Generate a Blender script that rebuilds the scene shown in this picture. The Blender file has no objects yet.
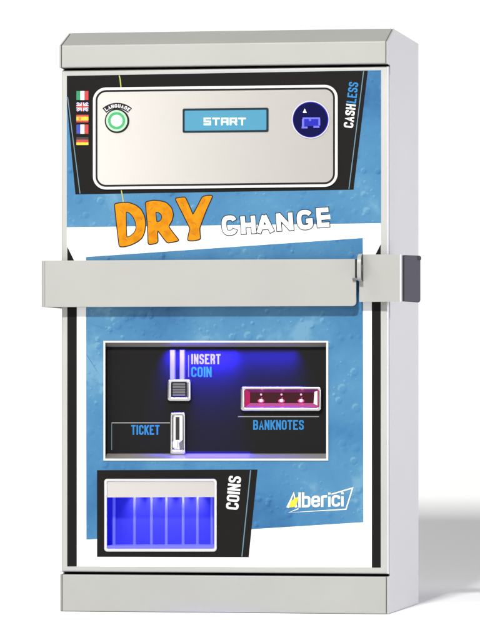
import bpy, bmesh, math, random
from mathutils import Vector, Matrix
from mathutils.geometry import tessellate_polygon
random.seed(4)
sc = bpy.context.scene
COL = sc.collection

# ------------------------------------------------------------------ camera calibration
# photo measured at 480x640; cabinet front = plane y 0, x to the right, z up (millimetres)
FPX, HORIZ = 4480.0, 390.0
TH = math.atan(788 / FPX)
CT, ST = math.cos(TH), math.sin(TH)
RX, FW = (CT, ST), (-ST, CT)
T0 = 4385.0
CAM = (163.8 - T0 * (RX[0] * 148 / FPX + FW[0]), -T0 * (RX[1] * 148 / FPX + FW[1]), 224 / FPX * T0)

def P(px, py, Y):
    """point of the plane y = Y (mm) measured at photo pixel px, py"""
    u = (px - 240) / FPX; v = -(py - HORIZ) / FPX
    dx = RX[0] * u + FW[0]; dy = RX[1] * u + FW[1]
    k = (Y - CAM[1]) / dy
    return (CAM[0] + k * dx, Y, CAM[2] + k * v)

# ------------------------------------------------------------------ materials
def sl(r, g, b):
    f = lambda c: (c / 255) / 12.92 if c / 255 <= .04045 else ((c / 255 + .055) / 1.055) ** 2.4
    return (f(r), f(g), f(b), 1)

def mat(name, col, rough=.45, metal=0., spec=.5, emit=None, estr=0.):
    m = bpy.data.materials.new(name); m.use_nodes = True
    b = m.node_tree.nodes['Principled BSDF']
    b.inputs['Base Color'].default_value = (*col[:3], 1)
    b.inputs['Roughness'].default_value = rough
    b.inputs['Metallic'].default_value = metal
    b.inputs['Specular IOR Level'].default_value = spec
    if emit:
        b.inputs['Emission Color'].default_value = (*emit[:3], 1)
        b.inputs['Emission Strength'].default_value = estr
    return m

def N(m, t, **kw):
    n = m.node_tree.nodes.new(t)
    for k, v in kw.items(): setattr(n, k, v)
    return n
def L(m, a, b): m.node_tree.links.new(a, b)
def bsdf(m): return m.node_tree.nodes['Principled BSDF']

def paint(name, col, rough=.42, bump=.16, var=.07):
    """powder-coated sheet metal: orange-peel bump and a faint unevenness"""
    m = mat(name, col, rough)
    tc = N(m, 'ShaderNodeTexCoord')
    n1 = N(m, 'ShaderNodeTexNoise'); n1.inputs['Scale'].default_value = 700; n1.inputs['Detail'].default_value = 3
    L(m, tc.outputs['Object'], n1.inputs['Vector'])
    bp = N(m, 'ShaderNodeBump'); bp.inputs['Strength'].default_value = bump; bp.inputs['Distance'].default_value = .0004
    L(m, n1.outputs['Fac'], bp.inputs['Height']); L(m, bp.outputs['Normal'], bsdf(m).inputs['Normal'])
    n2 = N(m, 'ShaderNodeTexNoise'); n2.inputs['Scale'].default_value = 14; n2.inputs['Detail'].default_value = 4
    L(m, tc.outputs['Object'], n2.inputs['Vector'])
    mp = N(m, 'ShaderNodeMapRange'); mp.inputs['To Min'].default_value = 1 - var; mp.inputs['To Max'].default_value = 1 + var
    L(m, n2.outputs['Fac'], mp.inputs['Value'])
    mx = N(m, 'ShaderNodeVectorMath', operation='SCALE'); mx.inputs[0].default_value = col[:3]
    L(m, mp.outputs['Result'], mx.inputs['Scale']); L(m, mx.outputs['Vector'], bsdf(m).inputs['Base Color'])
    mr = N(m, 'ShaderNodeMapRange'); mr.inputs['To Min'].default_value = rough - .06; mr.inputs['To Max'].default_value = rough + .08
    L(m, n2.outputs['Fac'], mr.inputs['Value']); L(m, mr.outputs['Result'], bsdf(m).inputs['Roughness'])
    return m

def brushed(name, col, metal, rough):
    m = mat(name, col, rough, metal)
    tc = N(m, 'ShaderNodeTexCoord'); mpn = N(m, 'ShaderNodeMapping')
    mpn.inputs['Scale'].default_value = (20, 20, 2600)
    n1 = N(m, 'ShaderNodeTexNoise'); n1.inputs['Scale'].default_value = 1; n1.inputs['Detail'].default_value = 4
    L(m, tc.outputs['Object'], mpn.inputs['Vector']); L(m, mpn.outputs['Vector'], n1.inputs['Vector'])
    mp = N(m, 'ShaderNodeMapRange'); mp.inputs['To Min'].default_value = .985; mp.inputs['To Max'].default_value = 1.015
    L(m, n1.outputs['Fac'], mp.inputs['Value'])
    mx = N(m, 'ShaderNodeVectorMath', operation='SCALE'); mx.inputs[0].default_value = col[:3]
    L(m, mp.outputs['Result'], mx.inputs['Scale']); L(m, mx.outputs['Vector'], bsdf(m).inputs['Base Color'])
    mr = N(m, 'ShaderNodeMapRange'); mr.inputs['To Min'].default_value = rough - .02; mr.inputs['To Max'].default_value = rough + .03
    L(m, n1.outputs['Fac'], mr.inputs['Value']); L(m, mr.outputs['Result'], bsdf(m).inputs['Roughness'])
    return m

def droplet_print(name):
    """printed picture of water drops on blue"""
    m = mat(name, (.05, .2, .4), .35, spec=.25)
    tc = N(m, 'ShaderNodeTexCoord')
    def flat_vec(dx, dz, warp=None):
        a = N(m, 'ShaderNodeVectorMath', operation='MULTIPLY_ADD')
        a.inputs[1].default_value = (1, 0, 1); a.inputs[2].default_value = (dx, 0, dz)
        L(m, tc.outputs['Object'], a.inputs[0]); return a.outputs['Vector']
    def drop(scale, r0, r1, dx, dz, rnd):
        v = N(m, 'ShaderNodeTexVoronoi', feature='F1', distance='EUCLIDEAN'); v.inputs['Scale'].default_value = scale
        v.inputs['Randomness'].default_value = rnd
        L(m, flat_vec(dx, dz), v.inputs['Vector'])
        # each cell has its own drop size
        sep = N(m, 'ShaderNodeSeparateColor'); L(m, v.outputs['Color'], sep.inputs['Color'])
        rad = N(m, 'ShaderNodeMapRange'); rad.inputs['To Min'].default_value = r0; rad.inputs['To Max'].default_value = r1
        L(m, sep.outputs['Red'], rad.inputs['Value'])
        q = N(m, 'ShaderNodeMath', operation='DIVIDE'); L(m, v.outputs['Distance'], q.inputs[0]); L(m, rad.outputs['Result'], q.inputs[1])
        r = N(m, 'ShaderNodeMapRange', interpolation_type='SMOOTHSTEP'); r.inputs['From Min'].default_value = .45; r.inputs['From Max'].default_value = 1.05
        r.inputs['To Min'].default_value = 1; r.inputs['To Max'].default_value = 0
        L(m, q.outputs[0], r.inputs['Value']); return r.outputs['Result']
    def sub(a, b, k):
        s = N(m, 'ShaderNodeMath', operation='SUBTRACT'); L(m, a, s.inputs[0]); L(m, b, s.inputs[1])
        t = N(m, 'ShaderNodeMath', operation='MULTIPLY'); L(m, s.outputs[0], t.inputs[0]); t.inputs[1].default_value = k; return t.outputs[0]
    def add(a, b):
        s = N(m, 'ShaderNodeMath', operation='ADD'); L(m, a, s.inputs[0]); L(m, b, s.inputs[1]); return s.outputs[0]
    def mul(a, k):
        s = N(m, 'ShaderNodeMath', operation='MULTIPLY'); L(m, a, s.inputs[0]); s.inputs[1].default_value = k; return s.outputs[0]
    d1 = sub(drop(75, .12, .42, 0, 0, 1), drop(75, .12, .42, -.0011, .0013, 1), .20)
    d2 = sub(drop(140, .1, .36, .5, .3, 1), drop(140, .1, .36, .4994, .3007, 1), .13)
    big = drop(13.5, .3, .62, .213, .137, .9)
    big2 = sub(big, drop(13.5, .3, .62, .210, .140, .9), .25)
    nz = N(m, 'ShaderNodeTexNoise'); nz.inputs['Scale'].default_value = 7.5; nz.inputs['Detail'].default_value = 5; nz.inputs['Roughness'].default_value = .55
    L(m, flat_vec(.3, .11), nz.inputs['Vector'])
    nf = N(m, 'ShaderNodeTexNoise'); nf.inputs['Scale'].default_value = 160; nf.inputs['Detail'].default_value = 4
    L(m, flat_vec(.3, .11), nf.inputs['Vector'])
    tot = add(add(add(d1, d2), big2), add(mul(big, .10), add(mul(nz.outputs['Fac'], 1.40), mul(nf.outputs['Fac'], .16))))
    rp = N(m, 'ShaderNodeValToRGB'); cr = rp.color_ramp
    BL = 0.50
    def c(r, g, b): s = sl(r, g, b); return (s[0] * BL, s[1] * BL, s[2] * BL, 1)
    cr.elements[0].position = .50; cr.elements[0].color = c(50, 116, 176)
    cr.elements[1].position = 1.0; cr.elements[1].color = c(128, 188, 224)
    e = cr.elements.new(.70); e.color = c(74, 148, 203)
    e = cr.elements.new(.92); e.color = c(96, 166, 212)
    L(m, tot, rp.inputs['Fac']); L(m, rp.outputs['Color'], bsdf(m).inputs['Base Color'])
    return m

M = {}
M['paint'] = paint('grey_powder_coat', (.33, .33, .31))
M['frame'] = paint('light_grey_powder_coat', (.39, .39, .37))
M['barp'] = paint('bar_powder_coat', (.33, .33, .31), .38)
M['dark'] = mat('dark_interior', (.01, .01, .01), .7)
M['darksteel_shade'] = paint('dark_steel_and_shade', (.046, .045, .052), .6, .06, .12); bsdf(M['darksteel_shade']).inputs['Specular IOR Level'].default_value = .08
M['white'] = mat('white_print', (.8, .8, .8), .35)
M['blue'] = droplet_print('blue_droplet_print')
M['black'] = mat('black_print', (.010, .0095, .009), .5, spec=.05)
M['bpanel'] = mat('black_plastic', (.010, .0095, .0095), .42, spec=.06)
M['line'] = mat('pale_blue_line', (.08, .17, .22), .4)
M['greyline'] = mat('grey_line', (.22, .22, .21), .4)
M['cyan'] = mat('cyan_print', (.018, .165, .40), .4, spec=.2)
M['wtext'] = mat('white_lettering', (.75, .75, .75), .4)
M['lav'] = mat('lilac_print', (.16, .19, .50), .4, spec=.2)
M['thread'] = mat('yellow_green_thread', (.35, .36, .06), .5)
M['outline'] = mat('dark_outline', (.014, .013, .014), .5, spec=.12)
M['steel'] = brushed('brushed_steel', (.49, .468, .44), .5, .22)
M['chrome'] = mat('polished_steel', (.50, .49, .475), .26, 1.)
M['satin'] = mat('satin_steel', (.74, .73, .71), .34, .75)
M['rail'] = mat('dull_steel_rail', (.27, .27, .27), .4, .4)
M['reveal'] = mat('steel_reveal', (.42, .385, .35), .35, .55)
M['whiterim'] = mat('pale_rim', (.60, .59, .575), .3, .25)
M['key'] = mat('dark_grey_button', (.10, .10, .11), .4)
M['yellow'] = mat('yellow_drop', (.62, .52, .02), .4)
for nm, c in dict(fgreen=(.0, .20, .07), fred=(.42, .02, .02), fwhite=(.75, .75, .75), fblue=(.01, .03, .30), fyel=(.75, .45, .01), fblack=(.01, .01, .01), forange=(.62, .16, .01)).items():
    M[nm] = mat('flag_' + nm[1:], c, .4)
M['cyanlit'] = mat('display_lit', (.03, .10, .15), .25, spec=.3, emit=(.085, .40, .60), estr=.62)
M['dispframe'] = mat('display_frame', (.008, .02, .03), .4, spec=.15)
M['pixels'] = mat('display_pixels', (.5, .6, .6), .3, emit=(.75, .88, .95), estr=.55)
M['greenlit'] = mat('green_button_ring', (.03, .26, .09), .35, emit=(.05, .5, .15), estr=.25)
M['greenpale'] = mat('pale_green_plastic', (.34, .56, .36), .35, emit=(.3, .8, .4), estr=.12)
M['greencentre'] = mat('white_green_plastic', (.62, .72, .62), .35, emit=(.6, .9, .65), estr=.15)
M['halo'] = mat('pale_lilac_ring', (.50, .48, .58), .4)
M['navy'] = mat('navy_glass', (.003, .003, .03), .2, spec=.1, emit=(.004, .004, .06), estr=.5)
M['readerlit'] = mat('reader_lit_blue', (.01, .01, .1), .3, spec=.2, emit=(.01, .015, .7), estr=.6)
M['readerpale'] = mat('reader_lit_pale', (.08, .08, .3), .3, spec=.2, emit=(.10, .12, .9), estr=.75)
M['white_led'] = mat('white_led', (.8, .8, .8), .3, emit=(1, .93, 1), estr=1.6)
M['pink_led'] = mat('pink_led', (.4, .1, .25), .3, emit=(1, .40, .68), estr=1.0)
M['led_glow'] = mat('magenta_led_glow', (.2, .02, .08), .2, emit=(1, .06, .34), estr=.7)
M['pinklit'] = mat('magenta_spill_glow', (.10, .006, .03), .25, spec=.3, emit=(.9, .02, .20), estr=.42)
M['violetlit'] = mat('violet_spill_glow', (.06, .01, .06), .25, spec=.3, emit=(.6, .04, .4), estr=.16)
M['lilaclit'] = mat('lilac_spill_glow', (.13, .03, .10), .2, spec=.3, emit=(.9, .10, .42), estr=.34)
M['darkred'] = mat('dark_red_window', (.006, .001, .002), .15, emit=(.6, .0, .05), estr=.07)
M['acrylic'] = mat('blue_backlit_acrylic', (.03, .03, .24), .4, spec=.1, emit=(.007, .009, .70), estr=.6)
M['acrylglow'] = mat('streak_glow_acrylic', (.10, .10, .4), .3, spec=.2, emit=(.10, .11, .85), estr=.6)  # pale emission puts the tray's light streaks into the ribs

def orange_print():
    m = mat('orange_print', (.70, .30, .02), .5, spec=.05)
    tc = N(m, 'ShaderNodeTexCoord'); n = N(m, 'ShaderNodeTexNoise'); n.inputs['Scale'].default_value = 120; n.inputs['Detail'].default_value = 4
    L(m, tc.outputs['Object'], n.inputs['Vector'])
    r = N(m, 'ShaderNodeValToRGB')
    r.color_ramp.elements[0].position = .38; r.color_ramp.elements[0].color = (.47, .165, .004, 1)
    r.color_ramp.elements[1].position = .56; r.color_ramp.elements[1].color = (.55, .215, .006, 1)
    L(m, n.outputs['Fac'], r.inputs['Fac']); L(m, r.outputs['Color'], bsdf(m).inputs['Base Color'])
    return m
M['scratch'] = mat('dark_orange_print', (.30, .10, .005), .4, spec=.2)
M['orange'] = orange_print()

# ------------------------------------------------------------------ mesh builder (millimetres in, metres out)
class MB:
    def __init__(s): s.v, s.f, s.mi, s.mats = [], [], [], []
    def m(s, name):
        if name not in s.mats: s.mats.append(name)
        return s.mats.index(name)
    def face(s, pts, mn):
        i0 = len(s.v); s.v += [tuple(p) for p in pts]
        s.f.append(tuple(range(i0, i0 + len(pts)))); s.mi.append(s.m(mn))
    def raw(s, verts, faces, mn):
        i0 = len(s.v); s.v += [tuple(p) for p in verts]; k = s.m(mn)
        for f in faces: s.f.append(tuple(i0 + i for i in f)); s.mi.append(k)
    def box(s, x0, x1, y0, y1, z0, z1, mn):
        v = [(x, y, z) for z in (z0, z1) for y in (y0, y1) for x in (x0, x1)]
        s.raw(v, [(0, 2, 3, 1), (4, 5, 7, 6), (0, 1, 5, 4), (2, 6, 7, 3), (0, 4, 6, 2), (1, 3, 7, 5)], mn)
    def profile_x(s, prof, x0, x1, mn):
        """polygon prof of (y,z) swept along x"""
        n = len(prof); v = [(x0, y, z) for y, z in prof] + [(x1, y, z) for y, z in prof]
        f = [(i, (i + 1) % n, n + (i + 1) % n, n + i) for i in range(n)]
        tri = tessellate_polygon([[Vector((y, z, 0)) for y, z in prof]])
        f += [tuple(t) for t in tri] + [tuple(n + i for i in reversed(t)) for t in tri]
        s.raw(v, f, mn)
    def flat(s, pts, Y, mn, holes=()):
        """printed shape: photo pixels on the plane y=Y, facing the viewer"""
        loops = [pts] + list(holes)
        W = [[P(x, y, Y) for x, y in lp] for lp in loops]
        allv = [p for lp in W for p in lp]
        tri = tessellate_polygon([[Vector((p[0], p[2], 0)) for p in lp] for lp in W])
        fs = []
        for a, b, c in tri:
            A, B, C = allv[a], allv[b], allv[c]
            cr = (B[0] - A[0]) * (C[2] - A[2]) - (B[2] - A[2]) * (C[0] - A[0])
            if abs(cr) < 1e-9: continue
            fs.append((a, b, c) if cr > 0 else (a, c, b))
        s.raw(allv, fs, mn)
    def slab(s, pts, Y0, Y1, mn, holes=(), side=None, back=False):
        """pixels outline at depth Y0 given a thickness back to Y1"""
        s.flat(pts, Y0, mn, holes)
        for k, lp in enumerate([pts] + list(holes)):
            W = [P(x, y, Y0) for x, y in lp]; n = len(W)
            ar = sum(W[i][0] * W[(i + 1) % n][2] - W[(i + 1) % n][0] * W[i][2] for i in range(n))
            if (ar > 0) == (k > 0): W.reverse()
            for i in range(n):
                a, b = W[i], W[(i + 1) % n]
                s.face([a, (a[0], Y1, a[2]), (b[0], Y1, b[2]), b], side or mn)
        if back:
            W = [(lambda p: (p[0], Y1, p[2]))(P(x, y, Y0)) for x, y in pts]; s.face(W, mn)
    def loft(s, A, Ya, B, Yb, mn):
        n = len(A); a = [P(x, y, Ya) for x, y in A]; b = [P(x, y, Yb) for x, y in B]
        for i in range(n):
            j = (i + 1) % n; s.face([a[i], b[i], b[j], a[j]], mn)
    def obj(s, name, parent=None, smooth=False, bevel=0, seg=3, merge=False, label=None, ang=40):
        me = bpy.data.meshes.new(name)
        me.from_pydata([(x / 1000, y / 1000, z / 1000) for x, y, z in s.v], [], s.f)
        for k in s.mats: me.materials.append(M[k])
        me.polygons.foreach_set('material_index', s.mi)
        if merge or bevel:
            bm = bmesh.new(); bm.from_mesh(me); bmesh.ops.remove_doubles(bm, verts=bm.verts, dist=1e-6)
            bmesh.ops.recalc_face_normals(bm, faces=bm.faces)
            if bevel: bmesh.ops.dissolve_limit(bm, angle_limit=.01, verts=bm.verts, edges=bm.edges)
            bm.to_mesh(me); bm.free()
        if smooth or bevel:
            me.polygons.foreach_set('use_smooth', [True] * len(me.polygons))
            me.set_sharp_from_angle(angle=math.radians(ang))
        me.update()
        o = bpy.data.objects.new(name, me); COL.objects.link(o)
        if bevel:
            b = o.modifiers.new('bevel', 'BEVEL'); b.width = bevel / 1000; b.segments = seg
            b.limit_method = 'ANGLE'; b.angle_limit = math.radians(ang); b.harden_normals = True
        if parent: o.parent = parent
        if label: o['label'] = label
        return o

# ------------------------------------------------------------------ 2-D helpers (pixels)
def rect(x0, y0, x1, y1): return [(x0, y0), (x1, y0), (x1, y1), (x0, y1)]
def rrect(x0, y0, x1, y1, r, n=6, dy=0.):
    """rounded rectangle; dy = rise of the right edge"""
    out = []
    for cx, cy, a in ((x1 - r, y0 + r, -90), (x1 - r, y1 - r, 0), (x0 + r, y1 - r, 90), (x0 + r, y0 + r, 180)):
        for i in range(n + 1):
            t = math.radians(a + 90 * i / n); out.append((cx + r * math.cos(t), cy + r * math.sin(t)))
    if dy: out = [(x, y - dy * (x - x0) / (x1 - x0)) for x, y in out]
    return out
def circ(cx, cy, r, n=40, ry=None): return [(cx + r * math.cos(2 * math.pi * i / n), cy + (ry or r) * math.sin(2 * math.pi * i / n)) for i in range(n)]
def fillet(pts, closed=False, n=5):
    out = []; m = len(pts)
    for i, p in enumerate(pts):
        r = p[2] if len(p) > 2 else 0
        if not r or (not closed and i in (0, m - 1)): out.append((p[0], p[1])); continue
        a, b = pts[i - 1], pts[(i + 1) % m]
        def go(q):
            d = math.hypot(q[0] - p[0], q[1] - p[1]); k = min(r, d * .5) / d
            return (p[0] + (q[0] - p[0]) * k, p[1] + (q[1] - p[1]) * k)
        A, B = go(a), go(b)
        for j in range(n + 1):
            t = j / n
            out.append(((1 - t) ** 2 * A[0] + 2 * t * (1 - t) * p[0] + t * t * B[0], (1 - t) ** 2 * A[1] + 2 * t * (1 - t) * p[1] + t * t * B[1]))
    return out
def offset(pts, d):
    n = len(pts); ar = sum(pts[i][0] * pts[(i + 1) % n][1] - pts[(i + 1) % n][0] * pts[i][1] for i in range(n))
    sg = 1 if ar > 0 else -1; out = []
    for i in range(n):
        a, p, b = pts[i - 1], pts[i], pts[(i + 1) % n]
        def nr(u, v):
            l = math.hypot(v[0] - u[0], v[1] - u[1]) or 1; return ((v[1] - u[1]) / l * sg, -(v[0] - u[0]) / l * sg)
        n1, n2 = nr(a, p), nr(p, b); mx, my = n1[0] + n2[0], n1[1] + n2[1]; k = max(.5, 1 + n1[0] * n2[0] + n1[1] * n2[1])
        out.append((p[0] + mx / k * d, p[1] + my / k * d))
    return out

# stroke alphabet: unit boxes, third number = corner radius
r5 = .5
def _B(): return [(0, [(0, .52), (0, 1), (1, 1, r5), (1, .52, r5), (0, .52)]), (0, [(0, .52), (1, .52, r5), (1, 0, r5), (0, 0), (0, .52)])]
GL = {
 'A': [(0, [(0, 0), (.5, 1), (1, 0)]), (0, [(.17, .3), (.83, .3)])],
 'B': _B(),
 'C': [(0, [(1, .7), (1, 1, r5), (0, 1, r5), (0, 0, r5), (1, 0, r5), (1, .3)])],
 'E': [(0, [(1, 1), (0, 1), (0, 0), (1, 0)]), (0, [(0, .52), (.85, .52)])],
 'G': [(0, [(1, .72), (1, 1, r5), (0, 1, r5), (0, 0, r5), (1, 0, r5), (1, .46), (.55, .46)])],
 'H': [(0, [(0, 0), (0, 1)]), (0, [(1, 0), (1, 1)]), (0, [(0, .52), (1, .52)])],
 'I': [(0, [(.5, 0), (.5, 1)])],
 'K': [(0, [(0, 0), (0, 1)]), (0, [(1, 1), (0, .38)]), (0, [(.36, .62), (1, 0)])],
 'L': [(0, [(0, 1), (0, 0), (1, 0)])],
 'N': [(0, [(0, 0), (0, 1)]), (0, [(0, 1), (1, 0)]), (0, [(1, 0), (1, 1)])],
 'O': [(1, [(0, 0, r5), (1, 0, r5), (1, 1, r5), (0, 1, r5)])],
 'R': [(0, [(0, 0), (0, 1), (1, 1, r5), (1, .48, r5), (0, .48)]), (0, [(.55, .48), (1, .3, .2), (1, 0)])],
 'S': [(0, [(1, .72), (1, 1, r5), (0, 1, r5), (0, .56, r5), (1, .46, r5), (1, 0, r5), (0, 0, r5), (0, .28)])],
 'T': [(0, [(0, 1), (1, 1)]), (0, [(.5, 1), (.5, 0)])],
 'U': [(0, [(0, 1), (0, 0, r5), (1, 0, r5), (1, 1)])],
 'l': [(0, [(.5, 0), (.5, 1)])],
 'b': [(0, [(0, 0), (0, 1)]), (0, [(0, .7), (1, .7, .35), (1, 0, .35), (0, 0)])],
 'e': [(0, [(0, .37), (1, .37), (1, .72, r5), (0, .72, r5), (0, 0, r5), (1, 0, r5), (1, .2)])],
 'r': [(0, [(0, 0), (0, .72)]), (0, [(0, .55), (0, .72, .4), (1, .72)])],
 'i': [(0, [(.5, 0), (.5, .70)]), (0, [(.5, .86), (.5, 1.02)])],
 'c': [(0, [(1, .5), (1, .72, r5), (0, .72, r5), (0, 0, r5), (1, 0, r5), (1, .22)])],
}
NARROW = {'I': .0, 'l': .0, 'i': .0, 'r': .62}
def ribbon(mb, pts, w, closed, Y, mn, rnd=False):
    """thick line through pixel points"""
    h = w / 2; n = len(pts)
    segs = [(pts[i], pts[(i + 1) % n]) for i in range(n if closed else n - 1)]
    nor = []
    for a, b in segs:
        l = math.hypot(b[0] - a[0], b[1] - a[1]) or 1e-6; nor.append((-(b[1] - a[1]) / l, (b[0] - a[0]) / l))
    def joint(i):   # left/right points at vertex i, mitred
        p = pts[i]
        if closed: n1, n2 = nor[i - 1], nor[i % len(nor)]
        else: n1, n2 = nor[max(0, i - 1)], nor[min(i, len(nor) - 1)]
        k = max(.45, 1 + n1[0] * n2[0] + n1[1] * n2[1]); mx, my = (n1[0] + n2[0]) / k, (n1[1] + n2[1]) / k
        return (p[0] + mx * h, p[1] + my * h), (p[0] - mx * h, p[1] - my * h)
    J = [joint(i) for i in range(n)]
    for i in range(len(segs)):
        a, b = J[i], J[(i + 1) % n]
        mb.flat([a[0], b[0], b[1], a[1]], Y - .003 * (i % 40), mn)
    if rnd and not closed:
        for k, p in enumerate((pts[0], pts[-1])): mb.flat(circ(p[0], p[1], h, 14), Y - .012 * (k + 1), mn)
def text(mb, s, ox, oy, length, h, w, Y, mn, ang=0., shear=0., gap=.35, rnd=False, glyphs=None, stroke=None, ext=0.):
    """s along a baseline from (ox,oy); ang in degrees, counter-clockwise in the picture; fitted to length"""
    units = []
    for ch in s: units.append(NARROW.get(ch, 1.) if ch != ' ' else .6)
    # glyph core width lw so that the sum fits
    nfix = len(s)
    cw = (length - nfix * w - (nfix - 1) * gap * w) / max(.01, sum(units))
    x = w / 2; ca, sa = math.cos(math.radians(ang)), math.sin(math.radians(ang)); k = 0
    for ch, u in zip(s, units):
        g = cw * u
        for closed, pl in (glyphs or GL).get(ch, []):
            pts = []
            for p in pl:
                gx = x + (p[0] * g if u > 0 else 0); gy = w / 2 + p[1] * (h - w)
                pts.append((gx + shear * gy, gy, (p[2] * max(g, w * .6)) if len(p) > 2 else 0))
            fl = fillet(pts, closed)
            out = [(ox + a * ca - b * sa, oy - (a * sa + b * ca)) for a, b in fl]
            if not closed and not ext:      # square ends reach the edge of the letter box
                def reach(p, q, s0, s1):
                    hor = abs(s0[1] - s1[1]) < 1e-6
                    if not ((hor and s0[0] in (0, 1)) or (not hor and s0[1] in (0, 1))): return p
                    l = math.hypot(p[0] - q[0], p[1] - q[1]) or 1; e = w / 2
                    return (p[0] + (p[0] - q[0]) / l * e, p[1] + (p[1] - q[1]) / l * e)
                out = [reach(out[0], out[1], pl[0], pl[1])] + out[1:-1] + [reach(out[-1], out[-2], pl[-1], pl[-2])]
            if ext and not closed:
                def pull(p, q): l = math.hypot(p[0] - q[0], p[1] - q[1]) or 1; return (p[0] + (p[0] - q[0]) / l * ext, p[1] + (p[1] - q[1]) / l * ext)
                out = [pull(out[0], out[1])] + out[1:-1] + [pull(out[-1], out[-2])]
            ribbon(mb, out, stroke or w, closed, Y - .008 * (k % 5), mn, rnd); k += 1
        x += g + w + gap * w

# ------------------------------------------------------------------ the machine
root = bpy.data.objects.new('change_machine', None); COL.objects.link(root)
root.empty_display_size = .05
root['label'] = 'light grey metal change machine with blue droplet front and locking bar across its door'
root['category'] = 'change machine'

HX = 164.2
YD = 2.0            # door face
# --- cabinet: side sheets, back, dark inside
mb = MB()
sil = [(-1, 0), (-1, 36.6), (13, 36.6), (13, 538.2), (-4, 538.2), (-4, 560.5), (40, 576), (220, 575), (220, 0)]
mb.profile_x(sil, HX - 1.6, HX, 'paint'); mb.profile_x(sil, -HX, -HX + 1.6, 'paint')
mb.box(-HX + 1.7, HX - 1.7, 217, 220, .5, 572, 'paint')
cab = mb.obj('cabinet', root, bevel=.45, seg=2)
mb = MB(); mb.box(-HX + 1.9, HX - 1.9, 60, 216, 2, 568, 'dark')
mb.box(-HX + 1.9, HX - 1.9, 16, 60, 38, 41, 'dark'); mb.box(-HX + 1.9, HX - 1.9, 16, 60, 532, 537, 'dark')
mb.obj('inner_box', cab)
mb = MB(); mb.profile_x([(-4, 538.6), (-4, 560.6), (40, 576.3), (216.8, 575.3), (216.8, 572.5), (39, 573), (-1.5, 558.5), (-1.5, 541), (13, 541), (13, 538.6)], -HX + 2.0, HX - 2.0, 'paint')
mb.obj('hood', root, bevel=1.4, seg=3, ang=15)
mb = MB(); mb.box(-HX + 2.0, HX - 2.0, -1, 12, 0, 36.4, 'paint')
mb.obj('plinth', root, bevel=1.1, seg=3)

# --- openings (pixels)
WIN = rect(104.6, 342, 327, 459.4)
TRAY = rrect(105.6, 480, 215.2, 550.2, 2)
# --- door sheet
mb = MB()
dz0, dz1, dx = 39.0, 536.3, 163.4
def door_ring():
    x0, x1 = -dx, dx
    return [(x0, dz0), (x1, dz0), (x1, dz1), (x0, dz1)]
def flat_world(mb, loop, holes, Y, mn):
    loops = [loop] + [[(P(x, y, Y)[0], P(x, y, Y)[2]) for x, y in h] for h in holes]
    allv = [(x, Y, z) for lp in loops for x, z in lp]
    fs = []
    for a, b, c in tessellate_polygon([[Vector((x, z, 0)) for x, z in lp] for lp in loops]):
        A, B, C = allv[a], allv[b], allv[c]
        cr = (B[0] - A[0]) * (C[2] - A[2]) - (B[2] - A[2]) * (C[0] - A[0])
        if abs(cr) > 1e-9: fs.append((a, b, c) if cr > 0 else (a, c, b))
    mb.raw(allv, fs, mn)
# frame ring with rounded edges, carried back to y 13
ring_o = [(-dx, dz0), (dx, dz0), (dx, dz1), (-dx, dz1)]
def inset(lp, d): (x0, z0), (x1, _), (_, z1), _ = lp; return [(x0 + d, z0 + d), (x1 - d, z0 + d), (x1 - d, z1 - d), (x0 + d, z1 - d)]
R0 = 2.2; prev = None
for i in range(7):
    t = math.pi / 2 * i / 6
    lp = [(x, YD + R0 - R0 * math.sin(t), z) for x, z in inset(ring_o, R0 - R0 * math.cos(t))]
    if prev is None: prev = [(x, 13, z) for x, y, z in lp]
    for k in range(4): mb.raw([prev[k], prev[(k + 1) % 4], lp[(k + 1) % 4], lp[k]], [(0, 1, 2, 3)], 'frame')
    prev = lp
flat_world(mb, inset(ring_o, R0), [WIN, TRAY], YD, 'frame')
door = mb.obj('door', root, smooth=True, merge=True, ang=50)

# --- poster (white sheet with everything printed on it)
mb = MB(); Y = YD - .25
mb.slab([(66.8, 75.8), (381, 70.2), (381, 567.6), (67.2, 566.4)], Y, YD + .1, 'white', holes=[WIN, TRAY])
Y -= .12
UP = [(66.8, 75.8), (381, 70.2), (381, 223.2), (66.8, 227.3)]
mb.flat(UP, Y, 'blue')
LO = [(86, 257), (362.8, 238), (363.4, 522.2), (250, 529.3), (250, 474), (100, 474), (100, 538.7), (86.4, 539.6)]
mb.flat(LO, Y, 'blue', holes=[WIN])
mb.flat([(67.2, 246.5), (76.8, 266), (76.8, 566.4), (67.2, 566.4)], Y, 'black')
mb.flat([(380.8, 244), (380.8, 567.6), (371.8, 567.6), (371.8, 262)], Y, 'black')
Y -= .12
mb.flat([(66.9, 75.9), (367.8, 70.6), (353.5, 189.7), (75.4, 194.4), (67, 105)], Y, 'black')
mb.flat([(97, 470.2), (257.5, 469.6), (248.7, 557.2), (97, 556.8)], Y, 'black', holes=[TRAY])
Y -= .1
ribbon(mb, [(67.6, 97), (74.4, 150), (80, 193.6)], .9, False, Y, 'line')
ribbon(mb, [(363.6, 71.2), (348.9, 189.2)], .9, False, Y, 'line')
ribbon(mb, [(250.6, 470.2), (241.9, 556.6)], 1.0, False, Y, 'line')
poster = mb.obj('poster', door)
YP = Y - .1

# --- thread
mb = MB()
ribbon(mb, [(119.2, 75.4), (120.2, 80), (121, 88)], 1.2, False, YP, 'thread')
mb.obj('printed_thread', door)
mb = MB()
ribbon(mb, [(121.2, 190), (122.6, 197), (123.6, 205)], 1.1, False, YP, 'thread')
mb.obj('printed_thread', door)

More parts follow.
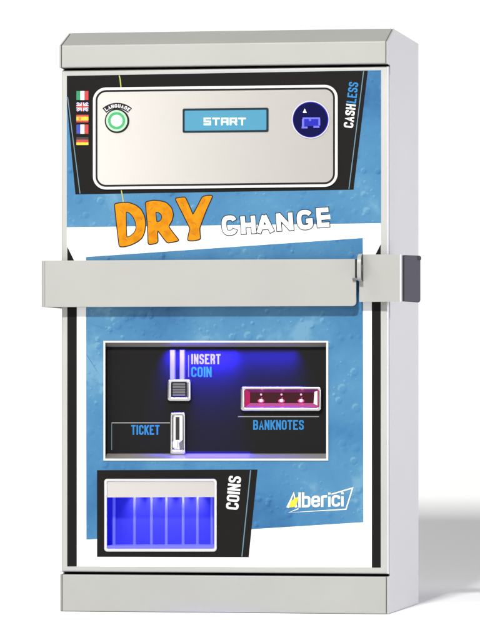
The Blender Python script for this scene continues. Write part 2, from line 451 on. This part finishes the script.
# --- DRY
def tr(pts): return [(100 + x / 4, 180 + y / 4) for x, y in pts]
def sm(pts, r=3): return fillet([(x, y, r) for x, y in pts], True, 3)
Dp = [(60, 98), (84, 93), (116, 92), (142, 101), (162, 119), (177, 146), (182, 176), (178, 207), (166, 230), (148, 247), (124, 258), (98, 264), (77, 267), (70, 200)]
Dh = [(103, 125), (118, 130), (133, 146), (143, 168), (146, 190), (139, 210), (122, 225), (106, 231), (104, 190)]
Rp = [(183, 90), (212, 84), (242, 84), (266, 93), (284, 112), (291, 136), (287, 162), (272, 186), (292, 212), (314, 243), (290, 247), (270, 250), (250, 226), (232, 203), (229, 203), (230, 250), (212, 254), (195, 257), (190, 180)]
Rh = [(221, 126), (234, 128), (244, 135), (249, 147), (246, 159), (237, 167), (226, 170)]
Yp = [(303, 75), (322, 71), (341, 70), (356, 102), (373, 141), (390, 104), (409, 67), (428, 64), (448, 62), (422, 124), (397, 190), (399, 214), (401, 237), (376, 240), (352, 243), (357, 218), (361, 195), (334, 138)]
def grain(lp, a): return [(x + random.uniform(-a, a), y + random.uniform(-a, a)) for x, y in lp]
mb = MB()
for lp, hl in ((Dp, Dh), (Rp, Rh), (Yp, None)):
    o = tr(fillet([(x, y, 7) for x, y in grain(lp, 1.6)], True, 3)); hs = [tr(fillet([(x, y, 7) for x, y in hl], True, 3))] if hl else []
    mb.flat(offset(o, 1.0), YP - .02, 'outline', [offset(q, -.75) for q in hs])
    mb.flat(o, YP - .14, 'orange', hs)
    # short printed scratches
cr = [((80, 120), (96, 140)), ((150, 150), (168, 160)), ((90, 235), (110, 246)), ((200, 120), (212, 110)), ((205, 215), (220, 200)), ((255, 205), (268, 215)), ((322, 90), (336, 104)), ((366, 170), (384, 178)), ((420, 78), (410, 96)), ((366, 215), (382, 224)), ((190, 165), (206, 172)), ((152, 210), (166, 200))]
for a, b in cr: ribbon(mb, tr([a, ((a[0] + b[0]) / 2 + 3, (a[1] + b[1]) / 2 - 3), b]), .4, False, YP - .22, 'scratch')
mb.obj('orange_lettering', door)

# --- CHANGE
GB = dict(GL)
GB['C'] = [(0, [(1, .80), (.86, 1, .3), (0, 1, .62), (0, 0, .62), (.86, 0, .3), (1, .20)])]
GB['G'] = [(0, [(1, .84), (.8, 1, .3), (0, 1, .62), (0, 0, .62), (1, 0, .5), (1, .42), (.62, .42)])]
GB['A'] = [(0, [(-.06, -.1), (.5, 1.02)]), (0, [(.5, 1.02), (1.06, -.1)]), (0, [(.2, .26), (.8, .26)])]
GB['H'] = [(0, [(0, -.1), (0, 1.1)]), (0, [(1, -.1), (1, 1.1)]), (0, [(0, .5), (1, .5)])]
GB['N'] = [(0, [(0, -.1), (0, 1.1)]), (0, [(0, 1.02), (1, -.02)]), (0, [(1, -.1), (1, 1.1)])]
GB['E'] = [(0, [(1.1, 1), (0, 1), (0, 0), (1.1, 0)]), (0, [(0, .5), (1, .5)])]
mb = MB()
C0 = [(222.6, 235.6, 15.0, 19.6), (241.6, 235.0, 14.8, 19.2), (257.2, 233.8, 16.6, 19.6), (277.2, 232.0, 16.6, 19.2), (297.6, 230.2, 15.8, 19.6), (317.4, 227.6, 13.6, 19.4)]
for ch, (x, y, w_, h_) in zip('CHANGE', C0):
    text(mb, ch, x, y, w_, h_, 4.5, YP - .02, 'outline', ang=4.4, glyphs=GB, stroke=6.0, ext=.75)
for ch, (x, y, w_, h_) in zip('CHANGE', C0):
    text(mb, ch, x, y, w_, h_, 4.5, YP - .2, 'wtext', ang=4.4, glyphs=GB)
mb.obj('white_lettering', door)

# --- CASHLESS, COINS
mb = MB()
text(mb, 'CASH', 353.0, 128.2, 23.6, 9.6, 1.75, YP, 'wtext', ang=83, gap=.5)
text(mb, 'LESS', 356.0, 103.6, 21.0, 9.6, 1.6, YP, 'cyan', ang=83, gap=.5)
mb.obj('printed_caption', door, label='white and blue sideways lettering beside the silver faceplate')
mb = MB()
text(mb, 'COINS', 238.3, 510.0, 33.4, 12.6, 2.2, YP, 'wtext', ang=84.7, gap=.5)
mb.obj('printed_caption', door, label='white sideways lettering beside the blue coin tray')

# --- flags
def flag(name_label, y0, y1, bands, extra=None, vert=True):
    mb = MB(); x0, x1 = 76.4, 88.4
    n = sum(w for _, w in bands); t = 0
    for mn, w in bands:
        if vert: mb.flat(rect(x0 + (x1 - x0) * t / n, y0, x0 + (x1 - x0) * (t + w) / n, y1), YP, mn)
        else: mb.flat(rect(x0, y0 + (y1 - y0) * t / n, x1, y0 + (y1 - y0) * (t + w) / n), YP, mn)
        t += w
    if extra: extra(mb, x0, x1, y0, y1)
    mb.obj('flag', door, label=name_label)
def jack(mb, x0, x1, y0, y1):
    cx, cy = (x0 + x1) / 2, (y0 + y1) / 2
    ribbon(mb, [(x0 + .6, y0 + .4), (x1 - .6, y1 - .4)], 1.9, False, YP - .03, 'fwhite'); ribbon(mb, [(x0 + .6, y1 - .4), (x1 - .6, y0 + .4)], 1.9, False, YP - .05, 'fwhite')
    ribbon(mb, [(x0 + .4, y0 + .3), (x1 - .4, y1 - .3)], .7, False, YP - .07, 'fred'); ribbon(mb, [(x0 + .4, y1 - .3), (x1 - .4, y0 + .3)], .7, False, YP - .09, 'fred')
    mb.flat(rect(x0, cy - 1.5, x1, cy + 1.5), YP - .11, 'fwhite'); mb.flat(rect(cx - 1.5, y0, cx + 1.5, y1), YP - .13, 'fwhite')
    mb.flat(rect(x0, cy - .85, x1, cy + .85), YP - .15, 'fred'); mb.flat(rect(cx - .85, y0, cx + .85, y1), YP - .17, 'fred')
flag('green white and red upright striped flag', 91.0, 100.0, [('fgreen', 1), ('fwhite', 1), ('fred', 1)])
flag('blue flag with red and white crosses', 102.4, 111.2, [('fblue', 1)], jack)
flag('red and yellow banded flag', 114.8, 122.4, [('fred', 1), ('fyel', 2), ('fred', 1)], lambda mb, x0, x1, y0, y1: mb.flat(rect(x0 + 2.2, y0 + 2.3, x0 + 4.6, y1 - 2.3), YP - .04, 'forange'), False)
flag('blue white and red upright striped flag', 124.6, 133.8, [('fblue', 1), ('fwhite', 1), ('fred', 1)])
flag('black red and yellow banded flag', 137.0, 145.0, [('fblack', 1), ('fred', 1), ('fyel', 1)], None, False)

# --- logo
mb = MB()
text(mb, 'A', 286.6, 507.8, 10.4, 15.8, 2.5, YP, 'wtext', ang=1.5, shear=.16)
text(mb, 'lberici', 298.4, 507.6, 45.2, 15.2, 2.45, YP - .06, 'wtext', ang=1.5, gap=.42, shear=.03)
ribbon(mb, [(331.5, 494.2), (352.6, 488.0), (346.0, 509.2), (288.6, 512.6), (298.5, 508.6)], 1.25, False, YP, 'wtext')
dr = fillet([(289.0, 507.6, .4), (289.8, 502.6, 2), (294.0, 498.6, 2), (298.6, 496.4, .4), (297.6, 502.0, 2), (295.4, 507.0, 3)], True)
mb.flat(dr, YP - .16, 'yellow')
mb.obj('logo', door)

# --- silver faceplate
YF = YD - 2.6
mb = MB()
O = rrect(92.9, 87.6, 337.6, 189.6, 13, 8, 2.9); I1 = offset(O, -2.6); I2 = offset(O, -4.6)
mb.slab(O, YF, YD - .3, 'whiterim', holes=[I1])
mb.slab(I1, YF + .9, YF + 1.5, 'outline', holes=[I2])
face = mb.obj('faceplate', root)
mb = MB(); mb.slab(I2, YF + .2, YF + 1.5, 'steel'); plate = mb.obj('steel_panel', face)
YQ = YF + .2
# display
mb = MB()
mb.slab(rrect(182.6, 108.6, 268.4, 132.8, 1.6, 4, .9), YQ - .8, YQ + .1, 'dispframe', holes=[rrect(184.6, 110.6, 266.4, 130.8, 1, 3, .9)])
mb.flat(rrect(184.6, 110.6, 266.4, 130.8, 1, 3, .9), YQ - .35, 'cyanlit')
SQ = {'S': [(0, [(1, 1), (0, 1), (0, .5), (1, .5), (1, 0), (0, 0)])], 'T': [(0, [(0, 1), (1, 1)]), (0, [(.5, 1), (.5, 0)])],
      'A': [(0, [(0, 0), (0, 1), (1, 1), (1, 0)]), (0, [(0, .42), (1, .42)])], 'R': [(0, [(0, 0), (0, 1), (1, 1), (1, .45), (0, .45)]), (0, [(.6, .45), (1, 0)])]}
text(mb, 'START', 203.6, 125.2, 42.2, 7.6, 1.75, YQ - .5, 'pixels', glyphs=SQ, gap=.75)
mb.obj('display', face)
# language button
mb = MB(); c = (116.9, 120.9)
def ringz(r0, r1, Yq, mn, side=None): mb.slab(circ(*c, r0), Yq, YQ + .1, mn, holes=[circ(*c, r1)], side=side)
mb.slab(circ(*c, 12.2), YQ - .9, YQ + .1, 'outline', holes=[circ(*c, 10.7)])
mb.slab(circ(c[0] - .3, c[1] - .2, 10.6), YQ - 2.2, YQ + .1, 'greenpale', holes=[circ(c[0] - .3, c[1] - .2, 8.6)])
mb.slab(circ(c[0] - .3, c[1] - .2, 8.5), YQ - 1.7, YQ + .1, 'greenlit', holes=[circ(c[0] - .3, c[1] - .2, 6.0)])
mb.slab(circ(c[0] - .3, c[1] - .2, 5.9), YQ - 2.0, YQ + .1, 'greencentre')
mb.obj('language_button', face)
# curved banner over the button
mb = MB()
def arcp(r, a): t = math.radians(a); return (117.2 + r * math.cos(t), 125.4 - r * math.sin(t))
ban = [arcp(24.3, a) for a in range(144, 35, -6)] + [arcp(17.2, a) for a in range(36, 145, 6)]
def arc_band(r0, r1, a0, a1): 
    n = 18; return [arcp(r1, a0 + (a1 - a0) * i / n) for i in range(n + 1)] + [arcp(r0, a1 + (a0 - a1) * i / n) for i in range(n + 1)]
mb.flat(arc_band(16.6, 22.6, 131, 49), YQ - .1, 'outline')
word = 'LANGUAGE'
for i, ch in enumerate(word):
    a = 124.5 - i * 9.9
    p = arcp(17.8, a + 3.2)
    text(mb, ch, p[0], p[1], 2.5, 3.5, .75, YQ - .2, 'wtext', ang=a - 90)
mb.obj('curved_caption', face)
# card reader
mb = MB(); c = (310.6, 119.6)
mb.slab(circ(*c, 18.9, 56), YQ - 1.0, YQ + .1, 'halo', holes=[circ(*c, 17.9, 56)])
mb.flat(circ(*c, 17.9, 56), YQ - .5, 'navy')
mb.slab(circ(*c, 17.9, 56), YQ - .55, YQ - .5, 'readerlit', holes=[circ(c[0] - .2, c[1] + .1, 17.1, 56)])
for x0, y0, x1, y1 in ((302.6, 117.4, 320.0, 119.0), (302.0, 119.0, 304.2, 126.6), (318.4, 119.0, 320.2, 125.4), (301.6, 126.6, 307.6, 128.4), (313.4, 125.8, 319.4, 127.8), (309.0, 118.9, 311.0, 121.0)):
    mb.flat(rect(x0, y0, x1, y1), YQ - .62, 'readerpale')
mb.flat(rect(304.2, 119.0, 318.4, 126.0), YQ - .6, 'readerlit')
mb.flat(rect(307.6, 124.4, 313.4, 128.4), YQ - .58, 'navy')
mb.flat([(304.7, 108.6), (306.6, 112.8), (302.9, 112.8)], YQ - .62, 'white_led')
mb.obj('card_reader', face)

# ------------------------------------------------------------------ payment window
YW = 12.0
mb = MB()
Wo = rect(103.4, 340.8, 328.2, 460.6); Wi = rect(105.2, 342.6, 326.2, 458.6)
Wb = rect(106.8, 346.8, 326.6, 453.6)
mb.slab(Wo, YD - 1.6, YD - .1, 'whiterim', holes=[Wi]); 
mb2 = MB()
mb2.flat(rect(104, 345, 328, 457), YW, 'bpanel')
mb2.flat(rect(111.6, 422.3, 170, 423.3), YW - .1, 'greyline'); mb2.flat(rect(111.4, 423.3, 112.0, 450), YW - .1, 'line')
mb2.flat(rect(238, 416.2, 319, 417.0), YW - .1, 'greyline'); mb2.flat(rect(188.2, 355, 189.0, 377), YW - .1, 'lav')
payp = mb2.obj('payment_panel', root)
la, lb = [P(x, y, YD - 1.6) for x, y in Wi], [P(x, y, YW) for x, y in Wb]
for i, mn in enumerate(('reveal', 'black', 'reveal', 'black')):
    j = (i + 1) % 4; mb.face([la[i], lb[i], lb[j], la[j]], mn)
mb.obj('bezel', payp, merge=False)
mb = MB(); text(mb, 'INSERT', 191.2, 364.2, 29.4, 10.2, 1.7, YW - .15, 'lav', gap=.55)
text(mb, 'COIN', 191.2, 377.0, 20.4, 10.2, 1.7, YW - .15, 'cyan', gap=.55); mb.obj('printed_caption', payp, label='two lines of lilac and blue lettering beside the coin slot')
mb = MB(); text(mb, 'TICKET', 131.2, 434.8, 28.4, 9.8, 1.6, YW - .15, 'cyan', gap=.55); mb.obj('printed_caption', payp, label='blue lettering left of the ticket slot')
mb = MB(); text(mb, 'BANKNOTES', 253.2, 429.8, 50.6, 9.8, 1.6, YW - .15, 'cyan', gap=.5); mb.obj('printed_caption', payp, label='blue lettering under the banknote slot')
# coin slot
mb = MB()
for x0, x1 in ((169.8, 175.8), (179.6, 185.2)):
    a = P(x0, 350, YW); b = P(x1, 381, YW)
    pr = [(-1, 0)] ; n = 8
    pts = [((a[0] + b[0]) / 2 - (b[0] - a[0]) / 2 * math.cos(math.pi * i / n), YW - 2.2 * min(1, 1.5 * math.sin(math.pi * i / n))) for i in range(n + 1)]
    for i in range(n):
        p, q = pts[i], pts[i + 1]
        mb.face([(p[0], p[1], b[2]), (q[0], q[1], b[2]), (q[0], q[1], a[2]), (p[0], p[1], a[2])], 'rail')
    mb.face([(p[0], p[1], a[2]) for p in pts], 'chrome')
rails = mb
def bezel_ring(mb, O, I, Y0, Y1, mn):
    """rounded rim: outer wall, crown, inner slope"""
    Oc = offset(O, -.9); Ic = offset(I, .9)
    mb.loft(O, Y1, O, Y0 + .9, mn); mb.loft(O, Y0 + .9, Oc, Y0, mn); mb.loft(Oc, Y0, Ic, Y0, mn); mb.loft(Ic, Y0, I, Y0 + .9, mn); mb.loft(I, Y0 + .9, I, Y1, mn)
bezel_ring(rails, rrect(167.2, 379.2, 191.2, 401.2, 3), rrect(171.6, 382.2, 186.6, 397.0, 1), YW - 4.5, YW, 'chrome')
rails.slab(offset(rrect(171.2, 381.6, 187.2, 397.6, 1), 0), YW - .3, YW, 'outline')
coin = rails.obj('coin_slot', payp, merge=True, smooth=True, ang=50)
mb = MB(); 
for i in range(5): mb.slab(rect(172.6 + (0), 383.2 + i * 2.7, 185.2, 385.3 + i * 2.7), YW - 2.4 + .15 * i, YW - .4, 'key')
mb.obj('coin_button', coin)
# ticket slot
mb = MB()
bezel_ring(mb, rrect(169.9, 412.2, 185.7, 454.5, 2.6), rrect(172.8, 415.0, 182.6, 449.5, 1.2), YW - 4.2, YW, 'chrome')
mb.slab(rect(172.4, 414.6, 183, 450), YW - .6, YW, 'satin', holes=[rect(175.5, 417, 179.6, 440)])
mb.flat(rect(175.5, 417, 179.6, 440), YW - .15, 'dark')
tick = mb.obj('ticket_slot', payp, smooth=True, merge=True, ang=50)
mb = MB(); mb.slab([(172.8, 441.4), (177.2, 441.4), (177.2, 447.6), (172.8, 447.6)], YW - 3.4, YW - .6, 'satin')
mb.slab([(179, 443), (182.4, 440), (184.4, 452), (180.0, 452)], YW - 3.8, YW - .6, 'key'); mb.obj('ticket_flap', tick)
# banknote slot
mb = MB()
bezel_ring(mb, rrect(240.4, 386.4, 321.8, 411.0, 3.2), rrect(245.0, 389.4, 318.4, 407.4, 1.5), YW - 6, YW, 'chrome')
bank = mb.obj('banknote_slot', payp, smooth=True, merge=True, ang=50)
mb = MB()
In = rect(244.8, 389.2, 318.6, 407.6); Bk = rect(250.0, 392.4, 314.4, 403.2)
la, lb = [P(x, y, YW - 4.6) for x, y in In], [P(x, y, YW - 1.2) for x, y in Bk]
for i, mn in enumerate(('violetlit', 'pinklit', 'lilaclit', 'pinklit')):  # mouth sides emit, standing in for spill from the slot LEDs
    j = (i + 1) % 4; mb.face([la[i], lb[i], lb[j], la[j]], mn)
mb.flat(Bk, YW - 1.2, 'darkred')
mb.flat([(314.4, 391.8), (317.4, 391), (317.4, 405.6), (313.6, 403.6)], YW - 4.8, 'satin')
mb.obj('slot_mouth', bank)
for x in (261.0, 281.4, 301.0):
    mb = MB(); y = YW - 2.0
    mb.slab(circ(x, 400.4, 1.6, 20, 1.4), y, YW - 1.3, 'white_led'); mb.slab(circ(x, 400.9, 3.3, 24, 2.0), y + .3, YW - 1.3, 'led_glow')  # wider magenta disc stands in for the glow around the LED
    mb.slab(circ(x, 394.5, 1.0, 14), y, YW - 1.3, 'pink_led'); mb.obj('led', bank)

# ------------------------------------------------------------------ coin tray
mb = MB()
Yt = YD - 2.2
To = rrect(104.2, 478.8, 216.6, 551.6, 3); Ti = rrect(106.9, 481.4, 214.2, 548.6, 1.4)
Oc = offset(To, -.8); Ic = offset(Ti, .8)
mb.loft(To, YD - .2, To, Yt + .8, 'whiterim'); mb.loft(To, Yt + .8, Oc, Yt, 'whiterim'); mb.loft(Oc, Yt, Ic, Yt, 'whiterim'); mb.loft(Ic, Yt, Ti, Yt + .8, 'whiterim'); mb.loft(Ti, Yt + .8, Ti, 40, 'acrylic')
tray = mb.obj('coin_tray', root, smooth=True, ang=50)
mb = MB(); mb.slab([(106.9, 481.5), (214.2, 481.3), (214.2, 497.0), (106.9, 497.4)], YD - .6, YD + 1.4, 'steel'); mb.obj('tray_flap', tray)
mb = MB(); Yb = 34
mb.flat(rect(104, 482, 224, 554), Yb, 'acrylic')
mb.obj('tray_back', tray)
RIBX = (114.0, 134.5, 151.5, 166.4, 183.2, 197.6, 212.0)
for x in RIBX:
    mb = MB(); a = P(x - 1.5, 484, Yb); b = P(x + 1.5, 552, Yb); n = 10
    pts = [((a[0] + b[0]) / 2 - (b[0] - a[0]) / 2 * math.cos(math.pi * i / n), Yb - 1.6 * math.sin(math.pi * i / n)) for i in range(n + 1)]
    for i in range(n):
        p, q = pts[i], pts[i + 1]; mb.face([(p[0], p[1], b[2]), (q[0], q[1], b[2]), (q[0], q[1], a[2]), (p[0], p[1], a[2])], 'acrylglow')
    mb.obj('tray_rib', tray, smooth=True, merge=True, ang=60)
mb = MB(); mb.slab([(107.0, 545.6), (214.0, 545.2), (214.0, 548.4), (107.0, 548.4)], YD - .4, 36, 'acrylglow'); mb.obj('tray_lip', tray)

# ------------------------------------------------------------------ security bar
mb = MB(); Ya, Yz = -14.0, -11.4
b0, b1, zt, zb = -180.6, 134.4, 347.2, 301.2
def plate(outline, y0, y1, mn, name, parent, bevel, seg=3, label=None):
    """outline in world x,z (mm) between depths y0 and y1"""
    mb = MB(); n = len(outline)
    v = [(x, y0, z) for x, z in outline] + [(x, y1, z) for x, z in outline]
    f = [tuple(range(n)), tuple(range(2 * n - 1, n - 1, -1))] + [(i, n + i, n + (i + 1) % n, (i + 1) % n) for i in range(n)]
    mb.raw(v, f, mn)
    return mb.obj(name, parent, bevel=bevel, seg=seg, label=label)
def rr(x0, z0, x1, z1, rs, n=5):
    """rounded corners: rs = (bl, br, tr, tl)"""
    return fillet([(x0, z0, rs[0]), (x1, z0, rs[1]), (x1, z1, rs[2]), (x0, z1, rs[3])], True, n)
bar = plate(rr(b0 + 3.8, zb, b1, zt, (.6, 5, 2, .6)), Ya, Yz, 'barp', 'security_bar', root, .9)
bmod = MB(); rb = 3.7
prof = [(b0 + rb - rb * math.cos(t), Ya + rb - rb * math.sin(t)) for t in [math.pi / 2 * i / 6 for i in range(7)]]
prof += [(b0 + rb, Yz), (b0 + 2.6, Ya + rb), (b0 + 2.6, 95), (b0, 95)]
n = len(prof); v = [(x, y, zb + .2) for x, y in prof] + [(x, y, zt - .2) for x, y in prof]
bmod.raw(v, [(i, (i + 1) % n, n + (i + 1) % n, n + i) for i in range(n)], 'barp')
for t in tessellate_polygon([[Vector((x, y, 0)) for x, y in prof]]): bmod.raw([v[i] for i in t] + [v[n + i] for i in t], [(0, 2, 1), (3, 4, 5)], 'barp')
bmod.obj('bar_arm', bar, smooth=True, merge=True, ang=35)
mb = MB(); mb.box(b0 + 3, b1 - 6, Yz + .05, -3, zt - 3.0, zt - .6, 'barp'); mb.box(b0 + 3, b1 - 6, Yz + .05, -3, zb + .6, zb + 3.0, 'barp')
mb.obj('bar_flange', bar, bevel=.5)
mb = MB(); n = 20
for i in range(n):
    t0, t1 = 2 * math.pi * i / n, 2 * math.pi * (i + 1) / n
    A = [(y + 82, z + 324) for y, z in ((7 * math.cos(t0), 7 * math.sin(t0)), (7 * math.cos(t1), 7 * math.sin(t1)))]
    mb.face([(-184, *A[0]), (-HX, *A[0]), (-HX, *A[1]), (-184, *A[1])], 'darksteel_shade'); mb.face([(-184, 82, 324), (-184, *A[0]), (-184, *A[1])], 'darksteel_shade')
mb.obj('pivot_pin', bar, smooth=True, merge=True, ang=50)

# --- hasp bracket on the right
hz0, hz1 = 305.4, 351.6
hx0, hx1 = 137.2, 178.6
# front face bending back at its right edge, then to the cabinet side
mb = MB(); prof = [(hx0, -12.5)]
rb = 4.0
for i in range(7):
    t = math.pi / 2 * i / 6; prof.append((hx1 - rb + rb * math.sin(t), -12.5 + rb - rb * math.cos(t)))
prof += [(hx1, -3.0), (hx1 - 2.6, -3.0)]
for i in range(7):
    t = math.pi / 2 * (1 - i / 6); prof.append((hx1 - rb + (rb - 2.6) * math.sin(t), -12.5 + rb - (rb - 2.6) * math.cos(t)))
prof += [(hx0, -9.9)]
n = len(prof); v = [(x, y, hz0) for x, y in prof] + [(x, y, hz1) for x, y in prof]
mb.raw(v, [(i, (i + 1) % n, n + (i + 1) % n, n + i) for i in range(n)], 'barp')
for t in tessellate_polygon([[Vector((x, y, 0)) for x, y in prof]]):
    mb.raw([v[i] for i in t] + [v[n + i] for i in t], [(0, 2, 1), (3, 4, 5)], 'barp')
hasp = mb.obj('hasp', root, smooth=True, merge=True, ang=35)
# hinge knuckle and dark side leaf
mb = MB(); n = 18
for z0, z1 in ((hz0 + .5, hz0 + 14), (hz0 + 14.6, hz1 - 14.6), (hz1 - 14, hz1 - .5)):
    c0 = (hx1 + .6, 1.6)
    ring = [(c0[0] + 3.2 * math.cos(2 * math.pi * i / n), c0[1] + 3.2 * math.sin(2 * math.pi * i / n)) for i in range(n)]
    mb.raw([(x, y, z0) for x, y in ring] + [(x, y, z1) for x, y in ring], [(i, (i + 1) % n, n + (i + 1) % n, n + i) for i in range(n)] + [tuple(range(n)), tuple(range(n, 2 * n))], 'darksteel_shade')
mb.obj('hinge_knuckle', hasp, smooth=True, merge=True, ang=50)
# leaf turns outward behind the knuckle; a block ties the hasp to the cabinet side
mb = MB(); A, B = (180.4, -3.5), (194.2, 13.5); dn = math.hypot(B[0] - A[0], B[1] - A[1]); ux, uy = (B[0] - A[0]) / dn, (B[1] - A[1]) / dn
lf = fillet([(0, hz0 + .4, 1.5), (dn, hz0 - .4, 3), (dn, hz1 - .6, 1.5), (0, hz1 - .4, 2)], True, 4); n = len(lf)
v = [(A[0] + ux * t, A[1] + uy * t, z) for t, z in lf] + [(A[0] + ux * t - uy * 2.4, A[1] + uy * t + ux * 2.4, z) for t, z in lf]
mb.raw(v, [tuple(range(n)), tuple(range(2 * n - 1, n - 1, -1))] + [(i, n + i, n + (i + 1) % n, (i + 1) % n) for i in range(n)], 'darksteel_shade')
mb.obj('hinge_leaf', hasp, bevel=.6, seg=2)
mb = MB(); mb.box(HX + .1, hx1 - .2, 5.2, 40, hz0 + 6, hz1 - 6, 'darksteel_shade'); mb.obj('mounting_block', hasp, bevel=.8)
mb = MB(); mb.box(B[0] - 2.6, B[0] + .8, B[1] - 3.2, B[1] - .4, hz1 - 5.0, hz1 - 1.2, 'darksteel_shade'); mb.obj('leaf_stop', hasp, bevel=1.0)
# padlock staple standing forward through the gap between bar and hasp
mb = MB()
so = fillet([(-12, 325, 2), (-27, 327, 6), (-27, 350.0, 8), (-12, 353.0, 4)], True, 5)
sh = circ(-20, 338, 3.6, 18)
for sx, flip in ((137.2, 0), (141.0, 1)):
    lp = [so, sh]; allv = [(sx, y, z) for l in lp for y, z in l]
    for t in tessellate_polygon([[Vector((y, z, 0)) for y, z in l] for l in lp]): mb.raw([allv[i] for i in t], [(0, 1, 2) if flip else (0, 2, 1)], 'darksteel_shade')  # staple sides darker than the rim: shade put into the colour
for l in (so, sh):
    m_ = len(l)
    for i in range(m_):
        a, b = l[i], l[(i + 1) % m_]; mb.face([(137.2, *a), (141.0, *a), (141.0, *b), (137.2, *b)], 'barp')
mb.obj('staple', hasp, smooth=True, merge=True, ang=45)
mb = MB(); mb.box(133.2, 136.6, -14.35, -11, 329, 347, 'dark'); mb.obj('slot', bar)
mb = MB(); mb.box(131.0, 136.8, -17.0, -14.2, 326.2, 328.6, 'key'); mb.obj('latch_tongue', bar, bevel=.5)

# ------------------------------------------------------------------ white sweep
mb = MB(); prof = [(-3500, 0), (-2000, 0), (0, 0), (700, 0)]
Rr = 1500
for i in range(1, 33):
    t = math.pi / 2 * i / 32; prof.append((700 + Rr * math.sin(t), Rr - Rr * math.cos(t)))
prof.append((700 + Rr, 1900))
M['sweep'] = mat('white_paper', (.97, .97, .97), .8, spec=.2)
mb = MB()
for i in range(len(prof) - 1):
    (y0, z0), (y1, z1) = prof[i], prof[i + 1]
    mb.face([(-3000, y0, z0), (3000, y0, z0), (3000, y1, z1), (-3000, y1, z1)], 'sweep')
g = mb.obj('ground', None, smooth=True, merge=True, ang=60)
for v in g.data.vertices: v.co.z -= .0003
g['kind'] = 'structure'

# ------------------------------------------------------------------ light
def area(name, loc, target, size, power, col=(1, 1, 1), sy=None):
    l = bpy.data.lights.new(name, 'AREA'); l.energy = power; l.color = col; l.size = size
    if sy: l.shape = 'RECTANGLE'; l.size_y = sy
    o = bpy.data.objects.new(name, l); COL.objects.link(o); o.location = loc
    d = Vector(target) - Vector(loc); o.rotation_euler = d.to_track_quat('-Z', 'Y').to_euler(); return o
EL = math.radians(32)
area('key_softbox', (.07, -5 * math.cos(EL), .3 + 5 * math.sin(EL)), (0, 0, .3), .32, 284, (1, .99, .97))
area('overhead_fill', (-1.6, -1.1, 2.5), (-.4, 0, .1), 1.2, 31)  # added unseen fill, lifts the floor to white
area('front_left_sheen_fill', (-1.5, -4.1, .72), (0, 0, .4), 1.15, 17, (1, .99, .97))  # added unseen lamp, only for the sheen across the faceplate
sb = area('side_fill', (2.4, .35, .42), (0.16, .1, .30), .9, 7.6, (.84, .83, 1.0)); sb.data.spread = math.radians(50)  # added unseen lilac fill, brightens the right side sheet
def pm(px, py, Y): return tuple(c / 1000 for c in P(px, py, Y))
a = pm(200, 344.8, 2.0); o = area('window_led', a, (a[0], a[1] + .012, a[2] - .022), .07, .62, (.02, .012, 1), .004); o.data.spread = math.radians(66)
a = pm(240, 344.8, 2.0); o = area('window_led_dim', a, (a[0], a[1] + .012, a[2] - .022), .11, .34, (.02, .012, 1), .004); o.data.spread = math.radians(66)
a = pm(212, 452.0, 9.0); o = area('lower_reflection_fill', a, (a[0], a[1] + .004, a[2] - .01), .075, .035, (.03, .02, 1), .003)  # added lamp standing in for the blue reflection on the lower reveal
for x in RIBX[1:6]:
    a = pm(x, 487, 26); o = area('tray_led', a, (a[0], a[1] + .009, a[2] - .03), .003, .0085, (.5, .5, 1), .003); o.data.spread = math.radians(64)
a = pm(160, 543, 18); area('tray_lower_led', a, (a[0], a[1] + .016, a[2] + .02), .10, .006, (.05, .05, 1), .008)
for x in (261.0, 281.4, 301.0):
    l = bpy.data.lights.new('banknote_led', 'POINT'); l.energy = .0004; l.color = (1, .12, .42); l.shadow_soft_size = .0006
    o = bpy.data.objects.new('banknote_led', l); COL.objects.link(o); o.location = pm(x, 398.0, YW - 3.6)
w = bpy.data.worlds.new('World'); sc.world = w; w.use_nodes = True
w.node_tree.nodes['Background'].inputs['Color'].default_value = (1, 1, 1, 1)
w.node_tree.nodes['Background'].inputs['Strength'].default_value = .15

# ------------------------------------------------------------------ camera
cd = bpy.data.cameras.new('camera'); co = bpy.data.objects.new('camera', cd); COL.objects.link(co)
co.location = tuple(c / 1000 for c in CAM); co.rotation_euler = (math.pi / 2, 0, TH)
cd.sensor_fit = 'AUTO'; cd.sensor_width = 36; cd.lens = FPX / 640 * 36
cd.shift_y = (HORIZ - 320) / 640; cd.clip_start = .1; cd.clip_end = 100
sc.camera = co
sc.view_settings.view_transform = 'Standard'; sc.view_settings.look = 'None'
sc.view_settings.exposure = 0; sc.view_settings.gamma = 1
sc.cycles.use_denoising = True
sc.cycles.max_bounces = 8
